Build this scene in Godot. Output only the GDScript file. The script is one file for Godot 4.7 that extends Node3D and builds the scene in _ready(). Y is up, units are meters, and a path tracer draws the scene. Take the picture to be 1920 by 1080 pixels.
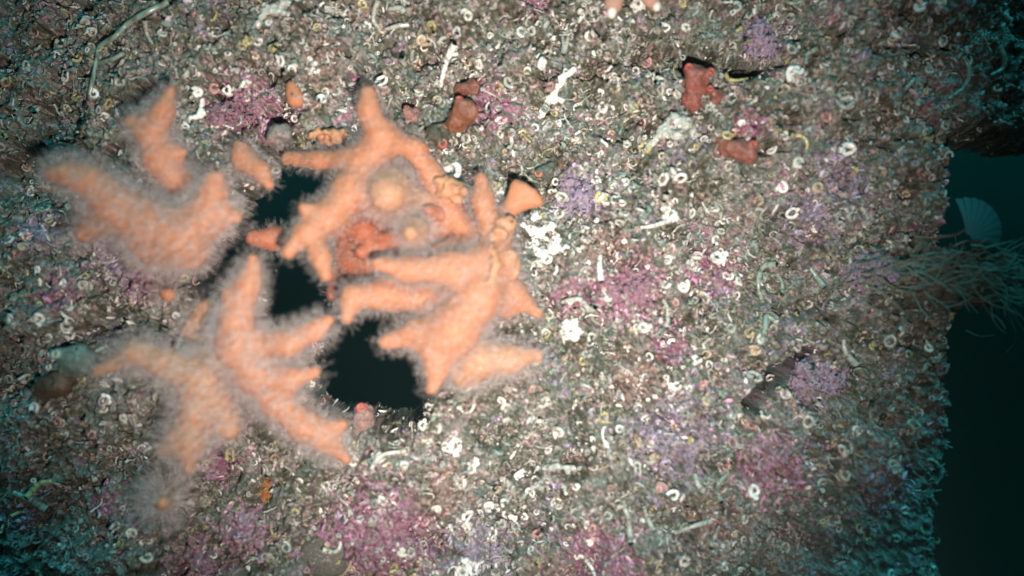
extends Node3D
# Soft coral round an opening in an encrusted underwater rock face, lit by a hand-held dive lamp.
# Lengths in metres. P(px, py, mm) places a point by its position on the wall plan (half a millimetre a unit) and its height above it.
const S := 0.0005
const D := 0.75
var rng := RandomNumberGenerator.new()
var nA := FastNoiseLite.new()
var nB := FastNoiseLite.new()
var nC := FastNoiseLite.new()
var nD := FastNoiseLite.new()
var nE := FastNoiseLite.new()
var nP := FastNoiseLite.new()
var taken := {}
var M := {}

# ---------------------------------------------------------------- helpers
func P(px: float, py: float, mm := 0.0) -> Vector3:
	var k := (D - mm * 0.001) / D * S
	return Vector3((px - 960.0) * k, (540.0 - py) * k, mm * 0.001)

func R(px: float, mm := 0.0) -> float:
	return px * S * (D - mm * 0.001) / D

func numbered(called: String) -> String:
	var n: int = taken.get(called, 0)
	taken[called] = n + 1
	return called if n == 0 else "%s_%03d" % [called, n]

func tag(o: Node, label: String, category: String, group := "", kind := "") -> Node:
	o.set_meta("label", label)
	if category: o.set_meta("category", category)
	if group: o.set_meta("group", group)
	if kind: o.set_meta("kind", kind)
	return o

func base(called: String, at := Vector3.ZERO) -> Node3D:
	var o := Node3D.new()
	o.name = numbered(called)
	add_child(o)
	o.position = at
	return o

func part(called: String, m: Mesh, mat: Material, parent: Node = null, at := Transform3D()) -> MeshInstance3D:
	var o := MeshInstance3D.new()
	o.mesh = m
	o.material_override = mat
	o.transform = at
	if parent == null:
		o.name = numbered(called)
		add_child(o)
	else:
		o.name = called
		parent.add_child(o, true)
	return o

func mat(c: Color, rough := 0.6) -> StandardMaterial3D:
	var m := StandardMaterial3D.new()
	m.albedo_color = c.linear_to_srgb()
	m.roughness = rough
	return m

func noise(sd: int, size_m: float, oct := 3, kind := FastNoiseLite.TYPE_SIMPLEX_SMOOTH) -> FastNoiseLite:
	var n := FastNoiseLite.new()
	n.seed = sd
	n.noise_type = kind
	n.frequency = 1.0 / size_m
	n.fractal_type = FastNoiseLite.FRACTAL_FBM if oct > 1 else FastNoiseLite.FRACTAL_NONE
	n.fractal_octaves = oct
	return n

func sstep(a: float, b: float, x: float) -> float:
	var t := clampf((x - a) / (b - a), 0.0, 1.0)
	return t * t * (3.0 - 2.0 * t)

# ---------------------------------------------------------------- the rock face as a function
const HOLE := [[545, 372, 72], [500, 400, 55], [440, 490, 62], [590, 545, 105], [560, 455, 90], [700, 640, 105], [735, 700, 78], [660, 690, 82], [650, 470, 95], [750, 440, 85], [515, 765, 22], [490, 730, 26], [860, 440, 26]]
const HOLLOWS := [[1290, 138, 26, 26], [1370, 142, 34, 15], [1410, 138, 26, 15], [1400, 285, 18, 14], [885, 160, 24, 14], [545, 222, 26, 16], [470, 232, 20, 12], [845, 262, 24, 12], [760, 205, 18, 10], [1460, 60, 40, 14], [120, 215, 55, 18], [60, 330, 60, 18], [400, 345, 30, 14], [1130, 650, 24, 12], [980, 850, 30, 12], [1080, 800, 16, 12], [1095, 185, 26, 12], [320, 700, 24, 12], [60, 700, 50, 14], [215, 985, 30, 10], [505, 915, 20, 10], [1665, 465, 40, 14], [1045, 925, 24, 12], [1180, 330, 20, 8]]
const SLOTS := [[1385, 748, 1440, 690, 13, 26], [1440, 690, 1492, 652, 11, 22], [1470, 580, 1560, 545, 12, 14], [165, 640, 260, 600, 14, 12], [1230, 160, 1160, 130, 10, 9], [1690, 480, 1755, 500, 16, 12]]

func hole(x: float, y: float) -> float:
	var px := x / S + 960.0
	var py := 540.0 - y / S
	var s := 1e9
	if px > 330.0 and px < 930.0 and py > 230.0 and py < 850.0:
		for h in HOLE:
			var d: float = sqrt((px - h[0]) * (px - h[0]) + (py - h[1]) * (py - h[1])) - h[2] - 15.0
			s = minf(s, d)
	elif px < 1600.0:
		s = 200.0
	if px > 1230.0 and px < 1530.0:
		if py > 80.0 and py < 190.0: s = minf(s, 2.0 * (sqrt(pow(px - 1292.0, 2) + pow((py - 132.0) * 1.15, 2)) - 17.0))
		if py > 80.0 and py < 200.0: s = minf(s, 2.0 * (sqrt(pow((px - 1392.0) * 0.5, 2) + pow(py - 140.0, 2)) - 14.0))
		if py > 600.0 and py < 800.0: s = minf(s, 3.0 * minf(seg(px, py, [1388, 745, 1440, 694]) - 11.0, seg(px, py, [1440, 694, 1490, 656]) - 8.0))
	if px > 1500.0:
		var e := 1752.0 + 8.0 * sin(py * 0.011) - 20.0 * sstep(860, 930, py)
		s = minf(s, maxf(maxf(e - px, 252.0 + 0.06 * maxf(px - 1800.0, 0.0) - py), maxf(px - 2500.0, py - 1950.0)))
	return s * S + 0.0065 * nC.get_noise_2d(x + 3.1, y) + 0.003 * nD.get_noise_2d(x, y + 1.7)

func seg(px: float, py: float, a: Array) -> float:
	var dx: float = a[2] - a[0]
	var dy: float = a[3] - a[1]
	var t := clampf(((px - a[0]) * dx + (py - a[1]) * dy) / (dx * dx + dy * dy), 0.0, 1.0)
	return sqrt(pow(px - a[0] - dx * t, 2) + pow(py - a[1] - dy * t, 2))

func height(x: float, y: float) -> float:
	var px := x / S + 960.0
	var py := 540.0 - y / S
	var z := 0.02 * nA.get_noise_2d(x, y) + 0.013 * nB.get_noise_2d(x, y)
	var c := nC.get_noise_2d(x, y)
	z += 0.009 * (0.5 - absf(c) * 1.6) + 0.0048 * nD.get_noise_2d(x, y) + 0.0013 * nE.get_noise_2d(x, y)
	z -= 0.05 * sstep(350, -150, px) * sstep(700, 0, py) + 0.02 * sstep(300, -200, px) + 0.03 * sstep(1600, 2000, px) * sstep(330, 60, py)
	z -= 0.013 * sstep(0.22, 0.5, nP.get_noise_2d(x, y) + 0.25 * c) + 0.006 * sstep(0.3, 0.55, nP.get_noise_2d(y * 2.1 + 4.0, x * 2.1))
	if px > 0.0 and px < 1800.0:
		for h in HOLLOWS:
			if absf(px - h[0]) < h[2] * 1.7 and absf(py - h[1]) < h[2] * 1.7:
				z -= h[3] * 0.001 * sstep(1.5, 0.55, sqrt(pow(px - h[0], 2) + pow(py - h[1], 2)) / h[2] + 0.35 * c)
		for a in SLOTS:
			if px > minf(a[0], a[2]) - 40 and px < maxf(a[0], a[2]) + 40 and py > minf(a[1], a[3]) - 40 and py < maxf(a[1], a[3]) + 40:
				z -= a[5] * 0.001 * sstep(1.6, 0.5, seg(px, py, a) / a[4] + 0.4 * c)
	return z

func lipped(x: float, y: float) -> float:
	var s := hole(x, y)
	var z := height(x, y)
	if s < 0.014:
		var t := clampf((0.014 - s) / 0.02, 0.0, 1.0)
		z -= 0.075 * t * t * t + 0.006 * t
	return z

# colour patches of crust on the rock: x, y, radius, kind (0 magenta, 1 violet, 2 rose)
const PATCHES := [[470, 212, 75, 0], [255, 480, 70, 1], [300, 520, 50, 0], [1085, 372, 60, 1], [1165, 540, 80, 0], [730, 985, 130, 0], [650, 1010, 80, 0], [480, 985, 60, 0], [390, 1040, 60, 0], [1110, 1040, 90, 0], [1030, 1060, 60, 2], [1320, 510, 60, 0], [1420, 860, 80, 0], [1250, 800, 95, 1], [1180, 700, 60, 2], [1410, 85, 45, 1], [100, 440, 55, 1], [925, 215, 55, 0], [560, 215, 35, 0], [620, 130, 45, 2], [840, 900, 60, 2], [1330, 960, 70, 2], [900, 1010, 70, 1], [1540, 340, 60, 1], [1490, 420, 60, 1], [1600, 510, 45, 1], [1500, 705, 60, 1], [430, 860, 40, 0], [220, 930, 40, 0], [1065, 560, 40, 0], [1380, 250, 35, 0], [1130, 470, 50, 2], [160, 545, 40, 0], [60, 960, 50, 1], [1620, 900, 60, 1], [690, 40, 30, 2], [1000, 20, 35, 0], [1240, 640, 45, 0], [1450, 1010, 60, 2]]
const CRUST := [Color(0.43, 0.17, 0.29), Color(0.4, 0.31, 0.45), Color(0.33, 0.21, 0.19)]

func rock_colour(x: float, y: float, n1: float, n2: float, n3: float, n4: float) -> Color:
	var px := x / S + 960.0
	var py := 540.0 - y / S
	var c := Color(0.2, 0.195, 0.15).lerp(Color(0.12, 0.115, 0.085), sstep(-0.3, 0.35, n2))
	c = c.lerp(Color(0.31, 0.3, 0.285), sstep(-0.1, 0.35, n1 + 0.5 * n3))
	c = c.lerp(Color(0.14, 0.2, 0.18), 0.8 * sstep(0.12, 0.4, -n2 + 0.5 * n4))
	var w := [0.0, 0.0, 0.0]
	for p in PATCHES:
		if absf(px - p[0]) < p[2] * 1.8 and absf(py - p[1]) < p[2] * 1.8:
			var d: float = sqrt(pow(px - p[0], 2) + pow(py - p[1], 2)) / p[2]
			w[p[3]] = maxf(w[p[3]], 1.28 - d * 0.85)
	w[0] = maxf(w[0], 0.12 + n1 * 0.6)
	w[1] = maxf(w[1], 0.12 - n1 * 0.7)
	w[2] = maxf(w[2], 0.22 + n2 * 0.5)
	for k in 3:
		var f: float = sstep(0.42, 0.72, w[k] + 0.75 * n3 + (0.3 if k != 1 else -0.3) * n4)
		c = c.lerp(CRUST[k] * (1.0 + 0.5 * n4), 0.85 * f)
	c = c.lerp(Color(0.5, 0.48, 0.43), 0.85 * sstep(0.3, 0.5, n4 + 0.3 * n3))
	c = c.lerp(Color(0.05, 0.035, 0.025), 0.8 * sstep(0.28, 0.5, -n4 + 0.3 * n2))
	return c * 1.45

func build_rock() -> void:
	var xs := PackedFloat32Array()
	var ys := PackedFloat32Array()
	var st := 0.00135
	for pass_ in 2:
		var lim := 0.5 if pass_ == 0 else 0.29
		var far := 1.7 if pass_ == 0 else 1.3
		var v := -lim
		var out := PackedFloat32Array()
		var dstep := st
		var w := lim
		var side := []
		while w < far:
			dstep *= 1.12
			w += dstep
			side.append(w)
		side.reverse()
		for q in side: out.append(-q)
		while v <= lim:
			out.append(v)
			v += st
		side.reverse()
		for q in side: out.append(q)
		if pass_ == 0: xs = out
		else: ys = out
	var nx := xs.size()
	var ny := ys.size()
	var q1 := noise(41, 0.09, 3)
	var q2 := noise(42, 0.04, 3)
	var q3 := noise(43, 0.012, 3)
	var q4 := noise(44, 0.0045, 2)
	var pos := PackedVector3Array()
	var col := PackedColorArray()
	var hs := PackedFloat32Array()
	pos.resize(nx * ny)
	col.resize(nx * ny)
	hs.resize(nx * ny)
	var i := 0
	for b in ny:
		for a in nx:
			var x := xs[a]
			var y := ys[b]
			var s := hole(x, y)
			hs[i] = s
			if s > -0.012:
				var z := height(x, y)
				if s < 0.014:
					var t := clampf((0.014 - s) / 0.02, 0.0, 1.0)
					z -= 0.075 * t * t * t + 0.006 * t
				pos[i] = Vector3(x, y, z)
				col[i] = rock_colour(x, y, q1.get_noise_2d(x, y), q2.get_noise_2d(x, y), q3.get_noise_2d(x, y), q4.get_noise_2d(x, y))
			i += 1
	var nor := PackedVector3Array()
	nor.resize(nx * ny)
	for b in ny:
		for a in nx:
			var l := pos[b * nx + maxi(a - 1, 0)]
			var r := pos[b * nx + mini(a + 1, nx - 1)]
			var d := pos[maxi(b - 1, 0) * nx + a]
			var u := pos[mini(b + 1, ny - 1) * nx + a]
			nor[b * nx + a] = (r - l).cross(u - d).normalized()
	var ix := PackedInt32Array()
	for b in ny - 1:
		for a in nx - 1:
			var k := b * nx + a
			if minf(minf(hs[k], hs[k + 1]), minf(hs[k + nx], hs[k + nx + 1])) > -0.0075:
				ix.append_array([k, k + nx, k + 1, k + 1, k + nx, k + nx + 1])
	var arr := []
	arr.resize(Mesh.ARRAY_MAX)
	arr[Mesh.ARRAY_VERTEX] = pos
	arr[Mesh.ARRAY_NORMAL] = nor
	arr[Mesh.ARRAY_COLOR] = col
	arr[Mesh.ARRAY_INDEX] = ix
	var m := ArrayMesh.new()
	m.add_surface_from_arrays(Mesh.PRIMITIVE_TRIANGLES, arr)
	var o := part("rock_face", m, M.rock)
	tag(o, "underwater rock face crusted with algae and worm tubes", "", "", "structure")

# ---------------------------------------------------------------- shapes
func commit(v: PackedVector3Array, n: PackedVector3Array, c: PackedColorArray, ix: PackedInt32Array) -> ArrayMesh:
	var arr := []
	arr.resize(Mesh.ARRAY_MAX)
	arr[Mesh.ARRAY_VERTEX] = v
	arr[Mesh.ARRAY_NORMAL] = n
	if c.size(): arr[Mesh.ARRAY_COLOR] = c
	arr[Mesh.ARRAY_INDEX] = ix
	var m := ArrayMesh.new()
	m.add_surface_from_arrays(Mesh.PRIMITIVE_TRIANGLES, arr)
	return m

# a limy tube along points, open at its last end
func tube(pts: PackedVector3Array, rad: PackedFloat32Array, sides := 6, mouth := true, rough := 0.07) -> ArrayMesh:
	var v := PackedVector3Array()
	var n := PackedVector3Array()
	var c := PackedColorArray()
	var ix := PackedInt32Array()
	var k := pts.size()
	var up := Vector3(0.13, 0.2, 0.97)
	var tn := noise(19, 1.0, 2)
	var sd := rng.randf() * 50.0
	var rings := []
	for i in k:
		var t := (pts[mini(i + 1, k - 1)] - pts[maxi(i - 1, 0)]).normalized()
		up = (up - t * up.dot(t)).normalized()
		rings.append([pts[i], t, up, rad[i] * (1.0 + rough * sin(i * 2.4) + rough * rng.randf_range(-1, 1)), Color.WHITE])
	if mouth:
		var e: Array = rings[k - 1]
		rings.append([e[0] + e[1] * e[3] * 0.12, e[1], e[2], e[3] * 0.86, Color.WHITE])
		rings.append([e[0] - e[1] * e[3] * 0.1, e[1], e[2], e[3] * 0.64, Color.WHITE])
		rings.append([e[0] - e[1] * e[3] * 2.2, e[1], e[2], e[3] * 0.5, Color.WHITE])
	for r in rings:
		var side: Vector3 = r[1].cross(r[2])
		for s in sides:
			var a := TAU * s / sides
			var d: Vector3 = r[2] * cos(a) + side * sin(a)
			v.append(r[0] + d * r[3])
			n.append(d)
			var dirt := sstep(0.1, 0.42, tn.get_noise_3dv((r[0] + d * r[3]) / r[3] * 0.35 + Vector3(sd, 0, 0)))
			c.append(r[4] * Color.WHITE.lerp(Color(0.3, 0.26, 0.2), 0.92 * dirt))
	for i in rings.size() - 1:
		for s in sides:
			var a := i * sides + s
			var b := i * sides + (s + 1) % sides
			ix.append_array([a, a + sides, b, b, a + sides, b + sides])
	for e in [0, rings.size() - 1]:
		var z := v.size()
		v.append(rings[e][0])
		n.append(-rings[e][1] if e == 0 else rings[e][1])
		c.append(rings[e][4])
		for s in sides: ix.append_array([z, e * sides + s, e * sides + (s + 1) % sides])
	return commit(v, n, c, ix)

# turned shape: profile of (radius, height) along +Z with lumps
func lathe(prof: Array, sides := 20, lump := 0.0, squash := 1.0) -> ArrayMesh:
	var st := SurfaceTool.new()
	st.begin(Mesh.PRIMITIVE_TRIANGLES)
	st.set_smooth_group(0)
	var ln := noise(rng.randi() % 9999, 0.02, 2)
	var g := []
	for p in prof:
		var row := []
		for s in sides:
			var a := TAU * s / sides
			var q := Vector3(cos(a) * p[0], sin(a) * p[0] * squash, p[1])
			q += Vector3(q.x, q.y, 0).normalized() * lump * ln.get_noise_3dv(q + Vector3(1, 2, 3)) + Vector3(0, 0, lump * 0.6 * ln.get_noise_3dv(q + Vector3(5, 2, 3)))
			row.append(q)
		g.append(row)
	for i in prof.size() - 1:
		for s in sides:
			var t := (s + 1) % sides
			for q in [g[i][s], g[i + 1][s], g[i][t], g[i][t], g[i + 1][s], g[i + 1][t]]:
				st.add_vertex(q)
	st.index()
	st.generate_normals()
	return st.commit()

# one continuous body round a set of tapered bones [a, ra, b, rb], as surface nets
func blob(bones: Array, cell := 0.0025, k := 0.012, amp := 0.0006, grain := 0.006) -> ArrayMesh:
	var lo := Vector3.ONE * 1e9
	var hi := -lo
	for b in bones:
		var r: float = maxf(b[1], b[3]) + cell * 3
		for q in [b[0], b[2]]:
			lo = lo.min(q - Vector3.ONE * r)
			hi = hi.max(q + Vector3.ONE * r)
	var nx := int((hi.x - lo.x) / cell) + 2
	var ny := int((hi.y - lo.y) / cell) + 2
	var nz := int((hi.z - lo.z) / cell) + 2
	var f := PackedFloat32Array()
	f.resize(nx * ny * nz)
	f.fill(1.0)
	for b in bones:
		var A: Vector3 = b[0]
		var B: Vector3 = b[2]
		var ba := B - A
		var bb := maxf(ba.length_squared(), 1e-9)
		var pad: float = maxf(b[1], b[3]) + k + cell * 2
		var l := ((A.min(B) - Vector3.ONE * pad - lo) / cell).floor()
		var h := ((A.max(B) + Vector3.ONE * pad - lo) / cell).ceil()
		for z in range(maxi(0, int(l.z)), mini(nz, int(h.z))):
			for y in range(maxi(0, int(l.y)), mini(ny, int(h.y))):
				for x in range(maxi(0, int(l.x)), mini(nx, int(h.x))):
					var q := lo + Vector3(x, y, z) * cell - A
					var t := clampf(q.dot(ba) / bb, 0.0, 1.0)
					var d := (q - ba * t).length() - lerpf(b[1], b[3], t)
					var i := (z * ny + y) * nx + x
					var o := f[i]
					var w := maxf(k - absf(d - o), 0.0) / k
					f[i] = minf(d, o) - w * w * k * 0.25
	var gn := noise(77, grain, 2)
	for i in f.size():
		if absf(f[i]) < cell * 3:
			var x := i % nx
			var y := (i / nx) % ny
			var z := i / (nx * ny)
			f[i] += amp * gn.get_noise_3d(lo.x + x * cell, lo.y + y * cell, lo.z + z * cell) * 2.0
	var vi := PackedInt32Array()
	vi.resize(f.size())
	vi.fill(-1)
	var v := PackedVector3Array()
	var n := PackedVector3Array()
	var off := [0, 1, nx, nx + 1, nx * ny, nx * ny + 1, nx * ny + nx, nx * ny + nx + 1]
	var E := [[0, 1], [2, 3], [4, 5], [6, 7], [0, 2], [1, 3], [4, 6], [5, 7], [0, 4], [1, 5], [2, 6], [3, 7]]
	for z in nz - 1:
		for y in ny - 1:
			for x in nx - 1:
				var i := (z * ny + y) * nx + x
				if absf(f[i]) > cell * 2.2: continue
				var g := []
				var neg := 0
				for o in off:
					var q := f[i + o]
					g.append(q)
					if q < 0.0: neg += 1
				if neg == 0 or neg == 8: continue
				var sum := Vector3.ZERO
				var cnt := 0
				for e in E:
					var a: float = g[e[0]]
					var b: float = g[e[1]]
					if (a < 0.0) != (b < 0.0):
						var t := a / (a - b)
						var pa := Vector3(e[0] & 1, (e[0] >> 1) & 1, e[0] >> 2)
						var pb := Vector3(e[1] & 1, (e[1] >> 1) & 1, e[1] >> 2)
						sum += pa.lerp(pb, t)
						cnt += 1
				vi[i] = v.size()
				v.append(lo + (Vector3(x, y, z) + sum / cnt) * cell)
				n.append(Vector3(g[1] + g[3] + g[5] + g[7] - g[0] - g[2] - g[4] - g[6], g[2] + g[3] + g[6] + g[7] - g[0] - g[1] - g[4] - g[5], g[4] + g[5] + g[6] + g[7] - g[0] - g[1] - g[2] - g[3]).normalized())
	var ix := PackedInt32Array()
	var step := [1, nx, nx * ny]
	for z in range(1, nz - 1):
		for y in range(1, ny - 1):
			for x in range(1, nx - 1):
				var i := (z * ny + y) * nx + x
				if vi[i] < 0 and absf(f[i]) > cell * 1.5: continue
				for ax in 3:
					var a := f[i]
					var b := f[i + step[ax]]
					if (a < 0.0) == (b < 0.0): continue
					var u: int = step[(ax + 1) % 3]
					var w: int = step[(ax + 2) % 3]
					var q := [vi[i], vi[i - u], vi[i - u - w], vi[i - w]]
					if mini(mini(q[0], q[1]), mini(q[2], q[3])) < 0: continue
					if a < 0.0: ix.append_array([q[0], q[2], q[1], q[0], q[3], q[2]])
					else: ix.append_array([q[0], q[1], q[2], q[0], q[2], q[3]])
	return commit(v, n, PackedColorArray(), ix)

# chains of (px, py, mm, radius px) to bones
func chain(rows: Array) -> Array:
	var out := []
	for r in rows:
		for i in r.size() - 1:
			var a: Array = r[i]
			var b: Array = r[i + 1]
			out.append([P(a[0], a[1], a[2]), R(a[3], a[2]), P(b[0], b[1], b[2]), R(b[3], b[2])])
		if r.size() == 1:
			var a: Array = r[0]
			out.append([P(a[0], a[1], a[2]), R(a[3], a[2]), P(a[0], a[1], a[2]) + Vector3(0, 0, 0.001), R(a[3], a[2])])
	return out

func polyp_mesh(sd: int) -> ArrayMesh:
	var r := RandomNumberGenerator.new()
	r.seed = sd
	var v := PackedVector3Array()
	var n := PackedVector3Array()
	var ix := PackedInt32Array()
	var bend := Vector3(r.randf_range(-1, 1), r.randf_range(-1, 1), 0) * 0.0022
	var L := 0.009
	for i in 4:
		var t := i / 3.0
		var rr := lerpf(0.000062, 0.000042, t)
		for s in 3:
			var a := TAU * s / 3.0
			v.append(Vector3(cos(a) * rr, sin(a) * rr, L * t) + bend * t * t)
			n.append(Vector3(cos(a), sin(a), 0))
	for i in 3:
		for s in 3:
			var a := i * 3 + s
			var b := i * 3 + (s + 1) % 3
			ix.append_array([a, a + 3, b, b, a + 3, b + 3])
	var top := Vector3(0, 0, L) + bend
	for s in 8:
		var a := TAU * s / 8.0 + r.randf_range(-0.2, 0.2)
		var d := Vector3(cos(a), sin(a), 0)
		var w := Vector3(-sin(a), cos(a), 0) * 0.000026
		var rise := r.randf_range(0.2, 1.0)
		var m1 := top + d * 0.0011 + Vector3(0, 0, 0.001 * rise)
		var m2 := top + d * 0.0028 + Vector3(0, 0, 0.0014 * rise)
		var k := v.size()
		for q in [top - w, top + w, m1 + w, m1 - w, m2]:
			v.append(q)
			n.append(Vector3(0, 0, 1).lerp(d, 0.3).normalized())
		ix.append_array([k, k + 1, k + 2, k, k + 2, k + 3, k + 3, k + 2, k + 4])
	return commit(v, n, PackedColorArray(), ix)

var polyps := []

# scatter open polyps over a body
func add_polyps(o: Node3D, m: ArrayMesh, per_m2: float, size: float, min_z := -9.0) -> void:
	var arr := m.surface_get_arrays(0)
	var v: PackedVector3Array = arr[Mesh.ARRAY_VERTEX]
	var n: PackedVector3Array = arr[Mesh.ARRAY_NORMAL]
	var ix: PackedInt32Array = arr[Mesh.ARRAY_INDEX]
	var xf := []
	var carry := 0.0
	for t in range(0, ix.size(), 3):
		var a := v[ix[t]]
		var b := v[ix[t + 1]]
		var c := v[ix[t + 2]]
		if n[ix[t]].z < -0.55: continue
		carry += 0.5 * (b - a).cross(c - a).length() * per_m2 * 4.6
		while carry > 0.0:
			if true:
				var u := rng.randf()
				var w := rng.randf() * (1.0 - u)
				var q := a + (b - a) * u + (c - a) * w
				if q.z > min_z:
					var d := (n[ix[t]] + Vector3(rng.randfn(0, 0.3), rng.randfn(0, 0.3), rng.randfn(0, 0.3))).normalized()
					var x := d.cross(Vector3(0.3, 0.5, 0.8)).normalized()
					var bs := Basis(x, d.cross(x), d).rotated(d, rng.randf() * TAU)
					xf.append(Transform3D(bs.scaled(Vector3.ONE * size * rng.randf_range(0.45, 1.4)), q))
			carry -= 1.0
	var each := [[], [], []]
	for i in xf.size(): each[i % 3].append(xf[i])
	for k in 3:
		if each[k].is_empty(): continue
		var mm := MultiMesh.new()
		mm.transform_format = MultiMesh.TRANSFORM_3D
		mm.mesh = polyps[k]
		mm.instance_count = each[k].size()
		for i in each[k].size(): mm.set_instance_transform(i, each[k][i])
		var mi := MultiMeshInstance3D.new()
		mi.multimesh = mm
		mi.material_override = M.polyp
		mi.name = "polyps"
		mi.set_meta("kind", "stuff")
		o.add_child(mi, true)

func coral(label: String, rows: Array, per_m2 := 60000.0, size := 1.0, body: Material = null, k := 0.012) -> Node3D:
	var o := base("soft_coral")
	tag(o, label, "soft coral", "soft corals round the opening")
	var blunt := []
	for row in rows:
		var nr := []
		for q in row: nr.append([q[0], q[1], q[2], maxf(q[3], 9.0) * 0.87 + 1.8])
		blunt.append(nr)
	var m := blob(chain(blunt), 0.0025, k, 0.0006, 0.013)
	part("body", m, body if body else M.coral, o)
	if per_m2 > 0.0: add_polyps(o, m, per_m2, size)
	return o

# ---------------------------------------------------------------- small growth on the rock
func on_rock(x: float, y: float, lift := 0.0) -> Transform3D:
	var e := 0.003
	var z := lipped(x, y)
	var nn := Vector3(lipped(x - e, y) - lipped(x + e, y), lipped(x, y - e) - lipped(x, y + e), 2 * e).normalized()
	nn = nn.lerp(Vector3(0, 0, 1), 0.35).normalized()
	var ax := nn.cross(Vector3(0, 1, 0.1)).normalized()
	var t := Transform3D(Basis(ax, nn.cross(ax), nn), Vector3(x, y, z) + nn * lift)
	return t

func coil_mesh(turns: float, sides: int, segs: int, tight: float) -> ArrayMesh:
	var pts := PackedVector3Array()
	var rad := PackedFloat32Array()
	for i in segs + 1:
		var t := float(i) / segs
		var a := t * turns * TAU
		var rr := lerpf(tight, 1.0, t) * (1.0 + 0.16 * sin(a * 1.3 + turns * 9.0) + 0.07 * sin(a * 3.1 + turns * 5.0))
		pts.append(Vector3(cos(a) * rr * 1.1, sin(a) * rr * 0.85, 0.12 * sin(a * 2.3) + 0.25 * t + (0.45 * sstep(0.8, 1.0, t))))
		rad.append(lerpf(0.2, 0.4, pow(t, 0.7)))
	return tube(pts, rad, sides)

func worm_mesh(sd: int, sides: int, segs: int, wig: float, thick: float) -> ArrayMesh:
	var r := RandomNumberGenerator.new()
	r.seed = sd
	var pts := PackedVector3Array()
	var rad := PackedFloat32Array()
	var a := 0.0
	var turn := r.randf_range(-1, 1) * wig
	var q := Vector3(-1, 0, 0)
	for i in segs + 1:
		var t := float(i) / segs
		pts.append(q + Vector3(0, 0, 0.1 * sin(t * 5.0 + sd) + 0.35 * sstep(0.75, 1.0, t)))
		rad.append(thick * lerpf(0.55, 1.0, t))
		turn += r.randf_range(-1, 1) * wig * 0.45
		a += turn / segs * 6.0
		q += Vector3(cos(a), sin(a), 0) * (2.0 / segs)
	return tube(pts, rad, sides)

var coils := []
var worms := []
var coils_lo := []
var worms_lo := []
const TONES := [["bright white", Color(0.82, 0.79, 0.74)], ["chalky white", Color(0.66, 0.62, 0.55)], ["pale grey", Color(0.42, 0.42, 0.37)], ["grey-green", Color(0.27, 0.33, 0.27)], ["straw-coloured", Color(0.46, 0.4, 0.19)], ["pinkish", Color(0.5, 0.27, 0.25)], ["beige", Color(0.48, 0.37, 0.26)], ["brownish", Color(0.22, 0.17, 0.11)]]
const MARKS := [[945, 120, "the long white horn"], [1285, 180, "the upright red squirt"], [1355, 297, "the slanting red squirt"], [1440, 700, "the diagonal dark crevice"], [1510, 705, "the lilac crevice crust"], [1600, 515, "the violet edge crust"], [1175, 30, "the pinkish sea star"], [985, 375, "the flaring orange coral"], [930, 670, "the thick coral finger"], [720, 690, "the dark central opening"], [338, 922, "the lone coral knob"], [625, 1020, "the round olive limpet"], [190, 665, "the pale teal squirt"], [300, 440, "the broad orange coral"], [335, 280, "the slim upper coral"], [705, 210, "the upright coral finger"], [270, 80, "the long branching tube"], [1765, 800, "the straight cut edge"], [1800, 190, "the upper cut corner"], [1080, 1022, "the tailed white ring"], [1240, 250, "the grey branching crust"], [500, 915, "the rusty sponge"], [1060, 600, "the big white barnacle"]]
var bucket := {}

func note_tube(o: Node3D, px: float, py: float, what: String, tone: String, cat: String, group: String) -> void:
	var best := 1e9
	var who: Array = MARKS[0]
	for m in MARKS:
		var d := Vector2(px - m[0], py - m[1]).length()
		if d < best:
			best = d
			who = m
	var dx: float = px - who[0]
	var dy: float = py - who[1]
	var way := "above" if dy < -absf(dx) else "below" if dy > absf(dx) else "left of" if dx < 0 else "right of"
	var key := "%s %s %s|%s" % [tone, what, way, who[2]]
	if not bucket.has(key): bucket[key] = []
	bucket[key].append([best, o, tone + " " + what, way, who[2], cat, group])

func label_tubes() -> void:
	for key in bucket:
		var rows: Array = bucket[key]
		rows.sort_custom(func(a, b): return a[0] < b[0])
		for i in rows.size():
			var r: Array = rows[i]
			var txt := "%s %s %s" % [r[2], r[3], r[4]]
			if rows.size() > 1: txt = "%s %s %s, %s" % [r[2], r[3], r[4], ["nearest", "second nearest", "third nearest", "fourth nearest", "fifth nearest", "sixth nearest", "seventh nearest", "eighth nearest", "ninth nearest", "tenth nearest"][mini(i, 9)]]
			tag(r[1], txt, r[5], r[6])

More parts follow.
